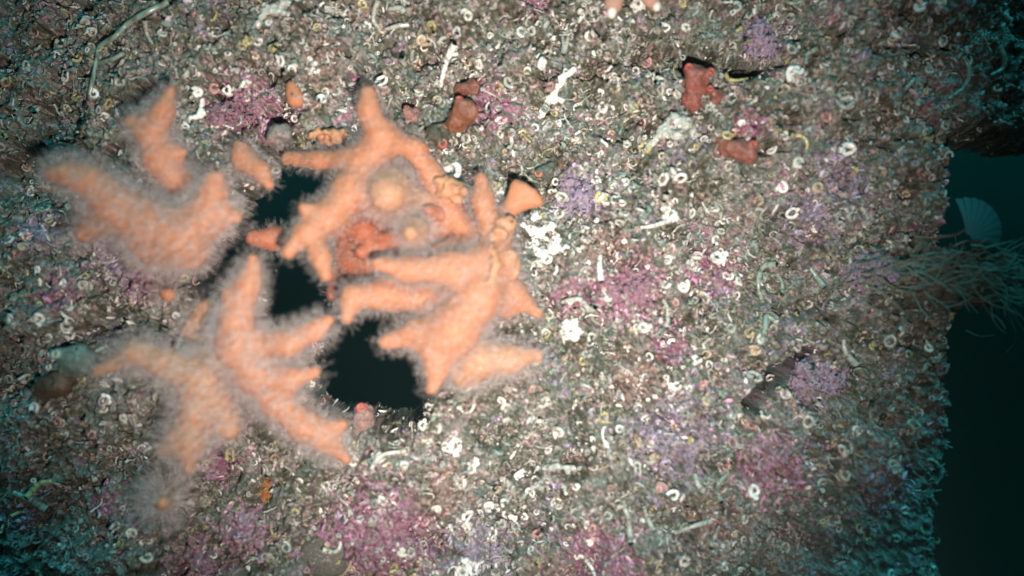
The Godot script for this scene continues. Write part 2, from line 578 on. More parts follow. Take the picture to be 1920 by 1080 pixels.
func _ready() -> void:
	rng.seed = 20240611
	# ---- camera, water light, lamp
	var cam := Camera3D.new()
	cam.name = "camera"
	cam.position = Vector3(0, 0, D)
	cam.fov = rad_to_deg(2.0 * atan(0.27 / D))
	cam.near = 0.02
	cam.far = 60.0
	var lens := CameraAttributesPhysical.new()
	lens.frustum_focal_length = 35.0
	lens.frustum_focus_distance = 0.795
	lens.exposure_aperture = 1.15
	lens.exposure_multiplier = 1.0
	cam.attributes = lens
	add_child(cam)
	cam.current = true
	var env := Environment.new()
	env.background_mode = Environment.BG_SKY
	var sky := Sky.new()
	var sm := ProceduralSkyMaterial.new()
	sm.sky_top_color = Color(0.05, 0.64, 0.66)
	sm.sky_horizon_color = Color(0.006, 0.066, 0.062)
	sm.sky_curve = 4.0
	sm.ground_horizon_color = Color(0.006, 0.066, 0.062)
	sm.ground_bottom_color = Color(0.006, 0.065, 0.055)
	sm.sun_angle_max = 1.0
	sky.sky_material = sm
	env.sky = sky
	env.tonemap_mode = Environment.TONE_MAPPER_LINEAR
	env.tonemap_exposure = 1.0
	env.fog_enabled = true
	env.fog_density = 0.009
	env.fog_light_color = Color(0.7, 0.92, 0.95)
	env.sdfgi_enabled = true
	env.ssao_enabled = true
	env.ssil_enabled = true
	var we := WorldEnvironment.new()
	we.name = "water_light"
	we.environment = env
	add_child(we)
	var sun := DirectionalLight3D.new()
	sun.name = "daylight"
	sun.light_color = Color(0.3, 0.88, 0.95)
	sun.light_energy = 0.4
	sun.light_angular_distance = 30.0
	sun.shadow_enabled = true
	sun.rotation_degrees = Vector3(-58, 12, 0)
	add_child(sun)
	var lamp_at := Vector3(0.045, -0.11, 0.68)
	var lamp_to := P(900, 455, 0)

	# ---- noises and materials
	nA = noise(11, 0.3, 2)
	nB = noise(12, 0.085, 3)
	nC = noise(13, 0.026, 3)
	nD = noise(14, 0.009, 3)
	nE = noise(15, 0.0035, 2)
	nP = noise(16, 0.05, 3)
	make_materials()
	build_lamp(lamp_at, lamp_to)
	print("rock")
	build_rock()
	print("corals")
	build_corals()
	print("squirts")
	build_animals()
	print("tubes")
	build_tubes()
	label_tubes()
	print("done ", Time.get_ticks_msec())

func make_materials() -> void:
	var grain := NoiseTexture2D.new()
	grain.width = 512
	grain.height = 512
	grain.seamless = true
	grain.noise = noise(5, 14.0, 5)
	var ramp := Gradient.new()
	ramp.set_color(0, Color(0.45, 0.43, 0.42))
	ramp.set_color(1, Color(1, 1, 1))
	ramp.add_point(0.5, Color(0.74, 0.73, 0.7))
	grain.color_ramp = ramp
	var bump := NoiseTexture2D.new()
	bump.width = 512
	bump.height = 512
	bump.seamless = true
	bump.as_normal_map = true
	bump.bump_strength = 10.0
	bump.noise = noise(6, 9.0, 4)
	var rock := StandardMaterial3D.new()
	rock.vertex_color_use_as_albedo = true
	rock.albedo_texture = grain
	rock.roughness = 0.42
	rock.normal_enabled = true
	rock.normal_texture = bump
	rock.normal_scale = 1.0
	rock.uv1_triplanar = true
	rock.uv1_scale = Vector3.ONE * 9.0
	M.rock = rock
	var limy := StandardMaterial3D.new()
	limy.vertex_color_use_as_albedo = true
	limy.roughness = 0.24
	M.limy = limy
	for t in TONES:
		var m := mat(t[1], 0.22)
		m.vertex_color_use_as_albedo = true
		M[t[0]] = m
	var crumb := StandardMaterial3D.new()
	crumb.vertex_color_use_as_albedo = true
	crumb.roughness = 0.5
	M.crumb = crumb
	var speck := NoiseTexture2D.new()
	speck.width = 512
	speck.height = 512
	speck.seamless = true
	speck.noise = noise(8, 7.0, 3)
	var sr := Gradient.new()
	sr.set_color(0, Color(0.86, 0.8, 0.74))
	sr.set_color(1, Color(1.0, 1.0, 1.0))
	sr.add_point(0.45, Color(0.92, 0.86, 0.8))
	speck.color_ramp = sr
	var c := mat(Color(0.5, 0.225, 0.125), 0.65)
	c.albedo_texture = speck
	c.uv1_triplanar = true
	c.uv1_scale = Vector3.ONE * 12.0
	c.subsurf_scatter_enabled = true
	c.subsurf_scatter_strength = 0.12
	M.coral = c
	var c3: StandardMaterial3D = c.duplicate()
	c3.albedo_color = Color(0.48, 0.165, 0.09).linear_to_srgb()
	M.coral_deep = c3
	var c2: StandardMaterial3D = c.duplicate()
	c2.albedo_color = Color(0.5, 0.275, 0.165).linear_to_srgb()
	M.coral_pale = c2
	var p := mat(Color(0.62, 0.51, 0.48), 0.7)
	p.backlight = Color(0.6, 0.55, 0.5)
	M.polyp = p
	for k in 3: polyps.append(polyp_mesh(k + 3))

func build_lamp(at: Vector3, to: Vector3) -> void:
	var o := base("dive_lamp", at)
	o.look_at(to, Vector3.UP)
	tag(o, "black dive lamp held below the camera, aimed at the corals", "lamp")
	var black := mat(Color(0.03, 0.03, 0.032), 0.4)
	var turn := Transform3D(Basis(Vector3.RIGHT, PI), Vector3.ZERO)
	part("housing", lathe([[0.0, -0.16], [0.018, -0.158], [0.02, -0.15], [0.02, -0.05], [0.03, -0.03], [0.03, -0.004], [0.026, -0.004], [0.025, -0.012], [0.0, -0.012]], 28), black, o, turn)
	part("bezel", lathe([[0.0265, -0.006], [0.032, -0.006], [0.032, 0.004], [0.0275, 0.004], [0.0265, -0.006]], 28), mat(Color(0.25, 0.25, 0.26), 0.3), o, turn)
	var glow := mat(Color(0.9, 0.9, 0.88), 0.2)
	glow.emission_enabled = true
	glow.emission = Color(1.0, 0.93, 0.84)
	glow.emission_energy_multiplier = 2.0
	part("lamp_lens", lathe([[0.0, 0.0], [0.015, 0.0], [0.026, -0.001], [0.026, -0.004], [0.0, -0.004]], 28), glow, o, turn)
	part("handle", tube(PackedVector3Array([Vector3(0, -0.02, 0.05), Vector3(0, -0.05, 0.055), Vector3(0, -0.055, 0.09), Vector3(0, -0.05, 0.13), Vector3(0, -0.02, 0.135)]), PackedFloat32Array([0.007, 0.007, 0.008, 0.007, 0.007]), 10, false, 0.0), black, o)
	var l := SpotLight3D.new()
	l.name = "lamp_light"
	l.light_color = Color(1.0, 0.965, 0.93)
	l.light_energy = 1.22
	l.light_size = 0.02
	l.spot_range = 8.0
	l.spot_attenuation = 2.0
	l.spot_angle = 37.0
	l.spot_angle_attenuation = 1.0
	l.shadow_enabled = true
	l.position = Vector3(0, 0, -0.006)
	o.add_child(l)

func build_corals() -> void:
	coral("broad orange coral with thick lobes at the far left of the opening", [
		[[135, 335, 62, 13], [170, 338, 60, 19], [210, 352, 55, 25], [255, 395, 46, 38], [315, 430, 40, 46], [370, 448, 38, 48], [412, 415, 42, 36], [427, 370, 50, 21], [431, 342, 54, 13]],
		[[425, 405, 44, 26], [466, 412, 46, 13]], [[330, 460, 30, 46], [392, 482, 30, 24]], [[250, 410, 40, 34], [198, 440, 40, 20]], [[325, 450, 30, 44], [325, 465, -12, 46]]], 62000, 1.15)
	coral("slim upper orange coral with a curved tip above the broad coral", [
		[[350, 188, 50, 9], [336, 226, 46, 16], [318, 262, 42, 21], [330, 310, 36, 25], [362, 348, 26, 23], [378, 362, -10, 24]], [[310, 262, 42, 16], [280, 242, 46, 11]], [[340, 305, 36, 18], [369, 297, 38, 9]]], 62000, 1.0)
	coral("upright orange coral finger spreading into branches over the opening", [
		[[702, 192, 34, 14], [705, 225, 32, 19], [725, 268, 28, 28], [712, 302, 22, 27], [668, 312, 16, 20], [615, 312, 6, 15], [560, 308, -4, 13]], [[738, 278, 24, 24], [790, 292, 10, 18]],
		[[700, 310, 18, 28], [676, 366, 22, 38], [632, 414, 34, 28], [592, 438, 44, 18], [561, 476, 50, 13]], [[615, 412, 38, 18], [589, 396, 46, 10]], [[606, 440, 42, 22], [618, 485, 48, 17], [627, 515, 52, 14]], [[720, 300, 14, 26], [742, 290, -20, 40]], [[785, 292, 10, 18], [815, 340, 0, 24], [845, 400, -4, 28], [885, 445, 2, 24]], [[690, 360, 10, 40], [770, 400, -4, 40], [820, 430, -6, 34]]], 46000, 0.75, null, 0.008)
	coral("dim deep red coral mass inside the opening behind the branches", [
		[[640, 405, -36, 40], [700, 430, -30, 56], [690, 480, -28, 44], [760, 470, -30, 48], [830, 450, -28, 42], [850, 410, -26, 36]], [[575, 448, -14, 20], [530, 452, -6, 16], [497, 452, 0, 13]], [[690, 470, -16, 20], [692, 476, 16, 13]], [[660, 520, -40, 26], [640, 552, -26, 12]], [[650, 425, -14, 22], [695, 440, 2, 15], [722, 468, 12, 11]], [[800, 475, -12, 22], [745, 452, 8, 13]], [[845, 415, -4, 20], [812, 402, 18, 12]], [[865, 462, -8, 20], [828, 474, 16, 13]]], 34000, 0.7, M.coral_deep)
	coral("fuzzy pale coral lobe facing out above the opening", [[[750, 350, -12, 40], [740, 368, 26, 40], [738, 372, 40, 32]], [[760, 390, 10, 34], [800, 385, 4, 26]]], 50000, 0.95, M.coral_pale)
	coral("coral finger pointing outward, ringed by star-shaped polyps", [[[800, 430, -10, 30], [785, 438, 30, 22], [779, 441, 52, 15]]], 55000, 1.0, M.coral_pale)
	coral("large many-fingered orange coral along the right rim of the opening", [
		[[938, 440, 16, 26], [930, 490, 26, 34], [900, 555, 36, 44], [858, 615, 42, 46], [820, 645, 44, 32]],
		[[722, 497, 50, 13], [775, 508, 46, 20], [850, 505, 38, 30], [905, 500, 32, 36]],
		[[664, 592, 40, 13], [676, 556, 36, 19], [735, 552, 26, 27], [810, 560, 16, 26], [870, 560, 20, 34]],
		[[734, 637, 40, 13], [790, 622, 38, 23], [845, 605, 36, 34]],
		[[818, 718, 46, 12], [828, 678, 44, 19], [850, 630, 40, 34]],
		[[905, 345, 20, 12], [908, 385, 20, 18], [920, 430, 20, 24]],
		[[935, 515, 24, 26], [968, 555, 22, 20], [1006, 584, 18, 10]], [[940, 560, 22, 22], [950, 580, 18, 16]], [[920, 500, 20, 40], [930, 520, -16, 46]]], 56000, 0.85, null, 0.01)
	coral("thick orange coral finger lying below the large coral", [[[872, 694, 26, 26], [905, 668, 30, 32], [955, 668, 28, 23], [1003, 660, 26, 13]], [[885, 680, 22, 28], [880, 675, -10, 34]]], 62000, 1.05, M.coral_pale)
	coral("flaring orange coral stub beside the white crust", [[[946, 414, 4, 8], [956, 396, 10, 8], [966, 356, 14, 6]], [[956, 396, 10, 8], [980, 360, 16, 7]], [[956, 396, 10, 8], [996, 370, 16, 7]], [[956, 398, 10, 8], [1008, 386, 13, 6]], [[950, 404, 6, 8], [948, 412, -10, 10]]], 9000, 0.5, null, 0.007)
	coral("tall lower coral with one upright finger and spreading arms", [
		[[498, 490, 62, 10], [491, 530, 60, 17], [468, 592, 54, 27], [466, 645, 48, 35], [500, 690, 42, 32]], [[478, 552, 58, 13], [452, 548, 60, 8]],
		[[490, 640, 46, 26], [560, 640, 50, 21], [608, 616, 54, 15], [633, 597, 57, 9]], [[505, 690, 42, 26], [560, 706, 46, 18], [608, 690, 50, 10]],
		[[500, 695, 40, 28], [540, 745, 40, 25], [588, 786, 36, 27], [632, 812, 32, 18], [664, 846, 28, 10]], [[615, 800, 34, 18], [656, 783, 36, 11]], [[490, 690, 32, 34], [470, 712, -10, 36]]], 66000, 1.1)
	coral("sprawling lower coral with a drooping arm, nearest the pale teal squirt", [
		[[222, 688, 44, 10], [290, 656, 44, 20], [345, 678, 42, 25], [402, 708, 40, 33], [398, 760, 40, 30], [386, 815, 40, 24], [382, 862, 42, 13]], [[375, 795, 40, 20], [336, 826, 44, 12]], [[420, 690, 36, 34], [440, 660, 30, 28], [432, 640, 28, 20]],
		[[410, 572, 26, 12], [392, 615, 20, 15], [410, 650, 18, 22]], [[430, 720, 30, 34], [455, 790, 30, 24]], [[420, 710, 24, 36], [425, 715, -14, 40]]], 66000, 1.2, M.coral_pale)
	coral("lone orange coral knob in a wide grey halo of polyps", [[[345, 900, -8, 18], [340, 918, 24, 16], [338, 923, 46, 13]]], 42000, 1.9, M.coral_pale)
	coral("small rounded orange coral bud under the broad coral", [[[345, 552, -6, 16], [346, 552, 18, 13]]], 70000, 1.0)
	coral("tiny orange coral stub on pink crust near the top", [[[566, 180, 6, 10], [574, 203, 4, 8], [574, 200, -8, 10]]], 20000, 0.5)
	coral("thin orange coral twig over the upper dark gap", [[[472, 285, 18, 9], [482, 312, 16, 14], [510, 330, 20, 12], [525, 355, 24, 10]], [[482, 312, 12, 14], [490, 310, -10, 16]]], 60000, 0.8)
	# closed, smooth-skinned lobes
	for r in [["low olive-orange coral crust between the upper branches", [[[598, 270, -2, 5], [615, 262, 0, 6], [640, 266, 0, 7], [664, 262, -2, 5]], [[620, 276, -3, 6], [650, 280, -3, 6]], [[640, 266, 0, 6], [655, 276, 1, 5]]]], ["smooth closed orange lobe beside the big white ring tube", [[[828, 350, 10, 12], [846, 358, 14, 14]], [[846, 358, 14, 13], [868, 366, 14, 11], [862, 378, 8, 12]], [[840, 372, 8, 13], [850, 375, -8, 20]]]], ["smooth orange knob on top of the large coral", [[[952, 428, 30, 15], [938, 440, 30, 18], [930, 455, 26, 18]]]], ["pale ribbon-like closed coral fold on the large coral", [[[925, 470, 46, 9], [932, 500, 50, 8], [922, 530, 52, 8], [935, 560, 44, 7]], [[955, 490, 36, 16], [958, 515, 34, 14]]]]]:
		var o := base("closed_coral")
		tag(o, r[0], "soft coral", "closed coral lobes")
		part("body", blob(chain(r[1]), 0.0018, 0.005, 0.0022, 0.011), M.coral_pale, o)

func squirt(label: String, px: float, py: float, w: float, h: float, lean: float, c: Color, siphons: Array, red: Color) -> void:
	var g := on_rock((px - 960) * S, (540 - py) * S)
	var o := base("sea_squirt", g.origin)
	tag(o, label, "sea squirt", "sea squirts on the rock")
	var m := mat(c, 0.18)
	m.subsurf_scatter_enabled = true
	m.subsurf_scatter_strength = 0.25
	m.normal_enabled = true
	m.normal_texture = M.rock.normal_texture
	m.normal_scale = 0.6
	m.albedo_texture = M.rock.albedo_texture
	m.uv1_triplanar = true
	m.uv1_scale = Vector3.ONE * 14.0
	var hw := w * S * 0.44
	var hh := h * S * 0.5
	var ax := Vector3(sin(lean), cos(lean), 0)
	var bones := [[-ax * (hh - hw) + Vector3(0, 0, hw * 0.2), hw * 0.82, ax * (hh - hw) + Vector3(0, 0, hw * 0.75), hw], [Vector3(hw * 0.3, 0, hw * 0.3), hw * 0.8, -ax * hh * 0.3, hw * 0.9]]
	var k := []
	for s in siphons:
		var at := Vector3((s[0] - px) * S, (py - s[1]) * S, hw * 1.15)
		var dir := (Vector3(at.x, at.y, 0).normalized() * 0.35 + Vector3(0, 0, 1)).normalized()
		bones.append([at * 0.5, s[2] * S * 1.5, at + dir * 0.001, s[2] * S * 1.12])
		k.append([at, dir, s[2] * S])
	part("body", blob(bones, 0.0016, 0.005, 0.0015, 0.012), m, o)
	for s in k:
		var r: float = s[2]
		var z: Vector3 = s[1]
		var x := z.cross(Vector3(0, 1, 0.1)).normalized()
		part("siphon", lathe([[r * 0.95, 0.0], [r * 1.12, r * 0.7], [r * 0.98, r * 1.3], [r * 0.72, r * 1.35], [r * 0.5, r * 0.9], [r * 0.35, 0.0], [0.0, -r * 0.1]], 12, r * 0.15), mat(red, 0.35), o, Transform3D(Basis(x, z.cross(x), z), s[0]))

func build_animals() -> void:
	var red := Color(0.46, 0.09, 0.065)
	squirt("upright red sea squirt under a dark hollow", 1285, 185, 44, 84, 0.05, Color(0.46, 0.16, 0.13), [[1272, 154, 7], [1309, 160, 6]], red)
	squirt("slanting rusty red sea squirt below the grey branching crust", 1352, 297, 40, 80, 1.95, Color(0.42, 0.17, 0.13), [[1376, 292, 7]], red)
	squirt("dusky red sea squirt with two siphons below the horn tube", 873, 184, 38, 58, 1.2, Color(0.34, 0.13, 0.09), [[866, 182, 6], [893, 174, 6]], red)
	squirt("rusty orange sea squirt under the dusky red one", 870, 236, 42, 66, 0.9, Color(0.38, 0.15, 0.09), [[868, 213, 7], [893, 225, 5]], red)
	squirt("small pink sea squirt with one red siphon beside the coral finger", 778, 234, 26, 38, 0.2, Color(0.55, 0.3, 0.26), [[772, 220, 6]], red)
	squirt("grey-green sea squirt with one dark red siphon above the ring tube", 822, 270, 44, 50, 0.6, Color(0.14, 0.13, 0.09), [[835, 281, 8], [842, 252, 5]], red)
	squirt("greyish pink sea squirt above the thin coral twig", 545, 268, 40, 46, 0.9, Color(0.42, 0.36, 0.36), [[535, 275, 6]], red)
	squirt("pinkish white sea squirt on the lower lip of the dark opening", 692, 792, 42, 84, 0.1, Color(0.55, 0.36, 0.34), [[692, 756, 9]], Color(0.5, 0.09, 0.06))
	squirt("brown sea squirt below the pale teal one", 150, 712, 50, 84, 1.3, Color(0.2, 0.12, 0.08), [[160, 718, 6]], red)
	squirt("small orange-tipped sea squirt right of the flaring coral", 1022, 330, 24, 36, 1.0, Color(0.2, 0.24, 0.2), [[1010, 333, 7]], Color(0.6, 0.14, 0.06))
	squirt("pale teal translucent sea squirt at the sprawling coral's tip", 196, 668, 60, 76, 1.2, Color(0.3, 0.42, 0.38), [[176, 655, 8]], Color(0.35, 0.42, 0.36))
	squirt("tiny red-tipped squirt on the rock above the upright red one", 1322, 205, 20, 30, 0.3, Color(0.4, 0.15, 0.12), [[1310, 190, 5]], red)
	# sponge
	var g := on_rock((502 - 960) * S, (540 - 915) * S)
	var sp := part("rusty_sponge", blob([[Vector3(0, 0.012, 0), 0.009, Vector3(0.001, -0.012, 0.004), 0.011], [Vector3(-0.005, -0.004, 0.003), 0.009, Vector3(0.004, 0.003, 0.004), 0.01]], 0.0018, 0.004, 0.0018, 0.006), mat(Color(0.3, 0.11, 0.03), 0.8), null, Transform3D(Basis(), g.origin))
	tag(sp, "rusty brown sponge cushion below the sprawling coral", "sponge")
	# limpet
	g = on_rock((625 - 960) * S, (540 - 1020) * S)
	var lm := base("limpet", g.origin + Vector3(0, 0, -0.001))
	lm.scale = Vector3(1, 1, 0.5)
	tag(lm, "round olive limpet with a pale lower rim near the bottom edge", "limpet")
	var shell := mat(Color(0.24, 0.21, 0.18), 0.5)
	shell.albedo_texture = M.rock.albedo_texture
	shell.normal_enabled = true
	shell.normal_texture = M.rock.normal_texture
	shell.uv1_triplanar = true
	shell.uv1_scale = Vector3.ONE * 12.0
	part("shell", lathe([[0.0235, 0.0], [0.023, 0.003], [0.019, 0.0085], [0.013, 0.012], [0.006, 0.0135], [0.0, 0.014]], 30, 0.0016, 0.92), shell, lm)
	part("rim", lathe([[0.0225, -0.001], [0.0255, 0.0], [0.0252, 0.0022], [0.0232, 0.0028]], 30, 0.0012, 0.92), mat(Color(0.4, 0.33, 0.24), 0.4), lm)
	var gm := MultiMesh.new()
	gm.transform_format = MultiMesh.TRANSFORM_3D
	gm.use_colors = true
	gm.mesh = crumb_mesh(311)
	gm.instance_count = 240
	for k in 240:
		var a := rng.randf() * TAU
		var q := sqrt(rng.randf())
		var at := Vector3(cos(a) * q * 0.022, sin(a) * q * 0.02, 0.0135 - 0.012 * q * q)
		gm.set_instance_transform(k, Transform3D(Basis.from_euler(Vector3(rng.randf() * 6, rng.randf() * 6, rng.randf() * 6)).scaled(Vector3.ONE * rng.randf_range(0.0008, 0.0022)), at))
		gm.set_instance_color(k, [Color(0.24, 0.19, 0.18), Color(0.16, 0.16, 0.12), Color(0.32, 0.24, 0.26)][k % 3])
	var gi := MultiMeshInstance3D.new()
	gi.multimesh = gm
	gi.material_override = M.crumb
	gi.name = "overgrowth"
	gi.set_meta("kind", "stuff")
	lm.add_child(gi)
	# sea star
	var st := base("sea_star", P(1172, -75, 17))
	tag(st, "pinkish tan sea star reaching two white-tipped arms in from the top edge", "sea star")
	var c0 := st.position
	var skin := mat(Color(0.48, 0.27, 0.2), 0.55)
	skin.normal_enabled = true
	skin.normal_texture = M.rock.normal_texture
	skin.uv1_triplanar = true
	skin.uv1_scale = Vector3.ONE * 20.0
	part("disc", blob([[Vector3(0, 0, 0), 0.02, Vector3(0, 0, 0.004), 0.02]], 0.0025, 0.005), skin, st)
	for a in [[[1158, -40, 23, 22], [1148, 0, 23, 19], [1141, 30, 21, 14], [1138, 47, 21, 9]], [[1185, -30, 23, 22], [1195, 5, 23, 16], [1208, 26, 21, 11], [1218, 36, 20, 8]], [[1210, -90, 23, 22], [1260, -100, 23, 16], [1300, -108, 21, 9]], [[1135, -100, 23, 22], [1090, -120, 23, 16], [1060, -130, 21, 9]], [[1175, -110, 23, 22], [1180, -170, 23, 16], [1182, -200, 21, 9]]]:
		var bones := []
		for b in chain([a]): bones.append([b[0] - c0, b[1], b[2] - c0, b[3]])
		part("arm", blob(bones, 0.0022, 0.006, 0.0006, 0.004), skin, st)
		var e: Array = a[a.size() - 1]
		part("arm_tip", blob([[P(e[0], e[1], e[2] + 2) - c0, R(e[3]) * 0.98, P(e[0] * 1.0, e[1] + 3, e[2] + 2) - c0, R(e[3]) * 0.95]], 0.0016, 0.004, 0.0003), mat(Color(0.7, 0.62, 0.55), 0.4), st)
	# ribbed fan at the cut edge
	var fan := base("ribbed_fan", P(1772, 452, 24))
	tag(fan, "ribbed teal fan sticking out from the cut edge over dark water", "fan worm")
	var fm := mat(Color(0.025, 0.09, 0.09), 0.7)
	fm.backlight = Color(0.1, 0.5, 0.45)
	for k in 9:
		var a0 := deg_to_rad(96.0 - k * 11.5)
		var a1 := deg_to_rad(96.0 - (k + 1) * 11.5)
		var L := 0.036 + 0.004 * sin(k * 0.4)
		var sg := SurfaceTool.new()
		sg.begin(Mesh.PRIMITIVE_TRIANGLES)
		var rows := []
		for i in 6:
			var rr := lerpf(0.004, L, i / 5.0)
			var row := []
			for j in 5:
				var aa := lerpf(a0, a1, j / 4.0)
				row.append(Vector3(cos(aa) * rr, sin(aa) * rr, -0.012 * pow(i / 5.0, 2) + 0.014 * rr * sin(PI * j / 4.0)))
			rows.append(row)
		for i in 5:
			for j in 4:
				for q in [rows[i][j], rows[i + 1][j], rows[i][j + 1], rows[i][j + 1], rows[i + 1][j], rows[i + 1][j + 1]]:
					sg.add_vertex(q)
					
		sg.generate_normals()
		part("rib", sg.commit(), fm, fan)
	# weed clump across the cut edge
	var wd := base("weed_clump", P(1700, 530, 0))
	tag(wd, "tangled brownish weed clump spilling over the cut edge", "seaweed")
	var wc := wd.position
	var weedy := mat(Color(0.15, 0.125, 0.09), 0.8)
	weedy.albedo_texture = M.rock.albedo_texture
	weedy.normal_enabled = true
	weedy.normal_texture = M.rock.normal_texture
	weedy.uv1_triplanar = true
	weedy.uv1_scale = Vector3.ONE * 10.0
	var bones := []
	for b in chain([[[1660, 515, -2, 16], [1720, 520, 4, 32], [1800, 525, 2, 30], [1850, 520, 0, 16], [1890, 530, -4, 8]], [[1600, 565, -6, 16], [1650, 560, -4, 20], [1720, 550, 4, 26], [1800, 545, 2, 22], [1830, 565, -6, 10]], [[1690, 470, -4, 18], [1760, 500, 4, 22], [1840, 490, 0, 12]]]): bones.append([b[0] - wc, b[1], b[2] - wc, b[3]])
	part("mat", blob(bones, 0.0028, 0.008, 0.0045, 0.014), weedy, wd)
	var wm := [mat(Color(0.2, 0.19, 0.14), 0.6), mat(Color(0.14, 0.24, 0.21), 0.6), mat(Color(0.24, 0.15, 0.1), 0.6)]
	for k in 300:
		var q := P(rng.randf_range(1540, 1850) if k % 3 == 0 else rng.randf_range(1650, 1850), 520 + rng.randfn(0, 26), rng.randf_range(4, 24)) - wc
		var dir := Vector3(rng.randf_range(0.2, 1.0), rng.randf_range(-0.6, 0.5), rng.randf_range(-0.3, 0.5)).normalized()
		var pts := PackedVector3Array()
		var rad := PackedFloat32Array()
		var L := rng.randf_range(0.012, 0.045) if k > 14 else rng.randf_range(0.05, 0.075)
		if k <= 14: q = P(rng.randf_range(1800, 1870), 525 + rng.randfn(0, 14), 2) - wc
		var th := rng.randf_range(0.0003, 0.0009)
		for i in 7:
			pts.append(q)
			rad.append(th * (1.0 - i * 0.09))
			dir = (dir + Vector3(rng.randfn(0, 0.22), rng.randfn(0, 0.22), rng.randfn(0, 0.15))).normalized()
			q += dir * L / 6.0
		part("strand", tube(pts, rad, 5, false), wm[k % 3], wd)
	# raised patches of coralline crust
	var vio := [Color(0.6, 0.46, 0.66), Color(0.52, 0.28, 0.38)]
	for r in [["lilac crust patch by the diagonal crevice", 1505, 706, 62, 38, 0], ["violet crust patch near the cut edge beside the weed", 1605, 512, 48, 22, 0], ["magenta crust patch among white tubes above the slim coral", 455, 222, 44, 26, 1], ["violet crust patch between the flaring coral and the sea squirts", 1082, 372, 40, 30, 0], ["wide rose crust patch along the bottom edge", 740, 990, 80, 34, 1], ["pink crust patch below the white crust", 1165, 545, 48, 26, 1], ["violet crust patch in the top middle by the dark hollow", 1412, 92, 30, 22, 0]]:
		var gg := on_rock((r[1] - 960) * S, (540 - r[2]) * S)
		var bb := []
		for k in 16:
			var a := rng.randf() * TAU
			var q := sqrt(rng.randf()) * 0.85
			var x: float = (r[1] + cos(a) * q * r[3] - 960) * S
			var y: float = (540 - r[2] - sin(a) * q * r[4]) * S
			var z := Vector3(x, y, height(x, y) - (0.002 if r[1] > 1490 else 0.0045)) - gg.origin
			var rr := rng.randf_range(0.006, 0.0095)
			bb.append([z, rr * 0.75, z + Vector3(rng.randf_range(-0.008, 0.008), rng.randf_range(-0.008, 0.008), 0), rr * 0.6])
		var m := mat(vio[r[5]], 0.6)
		m.albedo_texture = M.rock.albedo_texture
		m.normal_enabled = true
		m.normal_texture = M.rock.normal_texture
		m.uv1_triplanar = true
		m.uv1_scale = Vector3.ONE * 11.0
		var o := part("crust_patch", blob(bb, 0.0018, 0.004, 0.003, 0.006), m, null, Transform3D(Basis(), gg.origin))
		tag(o, r[0], "algae crust", "coralline crust patches")
	# barnacles and white limy clumps
	var white := mat(Color(0.86, 0.82, 0.76), 0.35)
	white.normal_enabled = true
	white.normal_texture = M.rock.normal_texture
	white.uv1_triplanar = true
	white.uv1_scale = Vector3.ONE * 16.0
	for r in [["big white barnacle right of the thick coral finger", 1066, 614, 20], ["white barnacle between two coral fingers at the top of the rock", 605, 150, 13], ["white barnacle near the upper middle edge of the rock", 1184, 38, 14], ["white barnacle at the rim, left of the lower opening", 168, 625, 10], ["small white barnacle below the flaring coral", 1002, 408, 10], ["white barnacle in the tubes right of the flaring coral", 1242, 412, 14], ["white barnacle left of the diagonal crevice", 1288, 668, 9], ["white barnacle at the bottom middle", 872, 1046, 13]]:
		var gg := on_rock((r[1] - 960) * S, (540 - r[2]) * S, -0.001)
		var o := base("barnacle")
		o.transform = gg
		tag(o, r[0], "barnacle", "white barnacles on the rock")
		var rr: float = r[3] * S * 0.78
		for k in 6:
			var a := TAU * k / 6.0 + rng.randf_range(-0.15, 0.15)
			var d := Vector3(cos(a), sin(a), 0)
			part("plate", blob([[d * rr * 0.85, rr * 0.55, d * rr * 0.55 + Vector3(0, 0, rr * rng.randf_range(0.6, 0.95)), rr * 0.28]], 0.0013, 0.002, 0.0014, 0.005), white, o)
	for r in [["bright white branching limy clump at the flaring coral's foot", [[[975, 425, 6, 5], [1000, 440, 10, 8], [1035, 462, 8, 6]], [[1000, 440, 10, 8], [1030, 430, 8, 7], [1035, 425, 8, 5]], [[1000, 440, 8, 6], [1002, 470, 6, 5]], [[1040, 448, 8, 7], [1046, 470, 6, 5], [1010, 478, 6, 6], [1060, 466, 6, 5]]]],
		["grey branching limy crust above the slanting sea squirt", [[[1205, 288, 2, 8], [1228, 262, 6, 10], [1250, 240, 8, 14], [1268, 245, 8, 12], [1285, 262, 6, 8]], [[1228, 262, 6, 8], [1255, 268, 6, 9], [1290, 268, 4, 6]], [[1290, 235, 4, 6], [1318, 228, 4, 6], [1320, 205, 4, 5]]]],
		["white forked limy clump on magenta crust above the slim coral", [[[385, 238, 4, 5], [405, 232, 8, 5], [425, 224, 8, 4]], [[402, 230, 8, 5], [408, 205, 8, 5]], [[388, 200, 6, 4], [395, 190, 6, 4]]]],
		["pale grey limy web in the middle of the top edge", [[[505, 70, 2, 7], [520, 45, 4, 8], [555, 30, 4, 7], [600, 26, 4, 6]], [[520, 45, 4, 7], [560, 50, 4, 6]], [[630, 42, 2, 8], [660, 50, 4, 8], [690, 44, 2, 7]]]],
		["white limy rubble below the weedy crevice at the bottom", [[[875, 1025, 4, 8], [888, 1045, 6, 9], [878, 1062, 4, 7]], [[888, 1045, 6, 7], [905, 1030, 4, 5]]]],
		["grey-white limy fan of ridges beside the horn tube", [[[1010, 232, 2, 7], [1030, 200, 6, 8], [1052, 165, 6, 8], [1078, 145, 4, 6]], [[1030, 200, 6, 7], [1050, 205, 4, 5]]]],
		["pale limy ridge net in the lower middle of the rock", [[[1005, 862, 2, 6], [1035, 860, 4, 7], [1080, 862, 4, 6]], [[1060, 862, 4, 6], [1053, 902, 2, 5]], [[975, 917, 2, 5], [1012, 885, 4, 6]]]]]:
		var rows := []
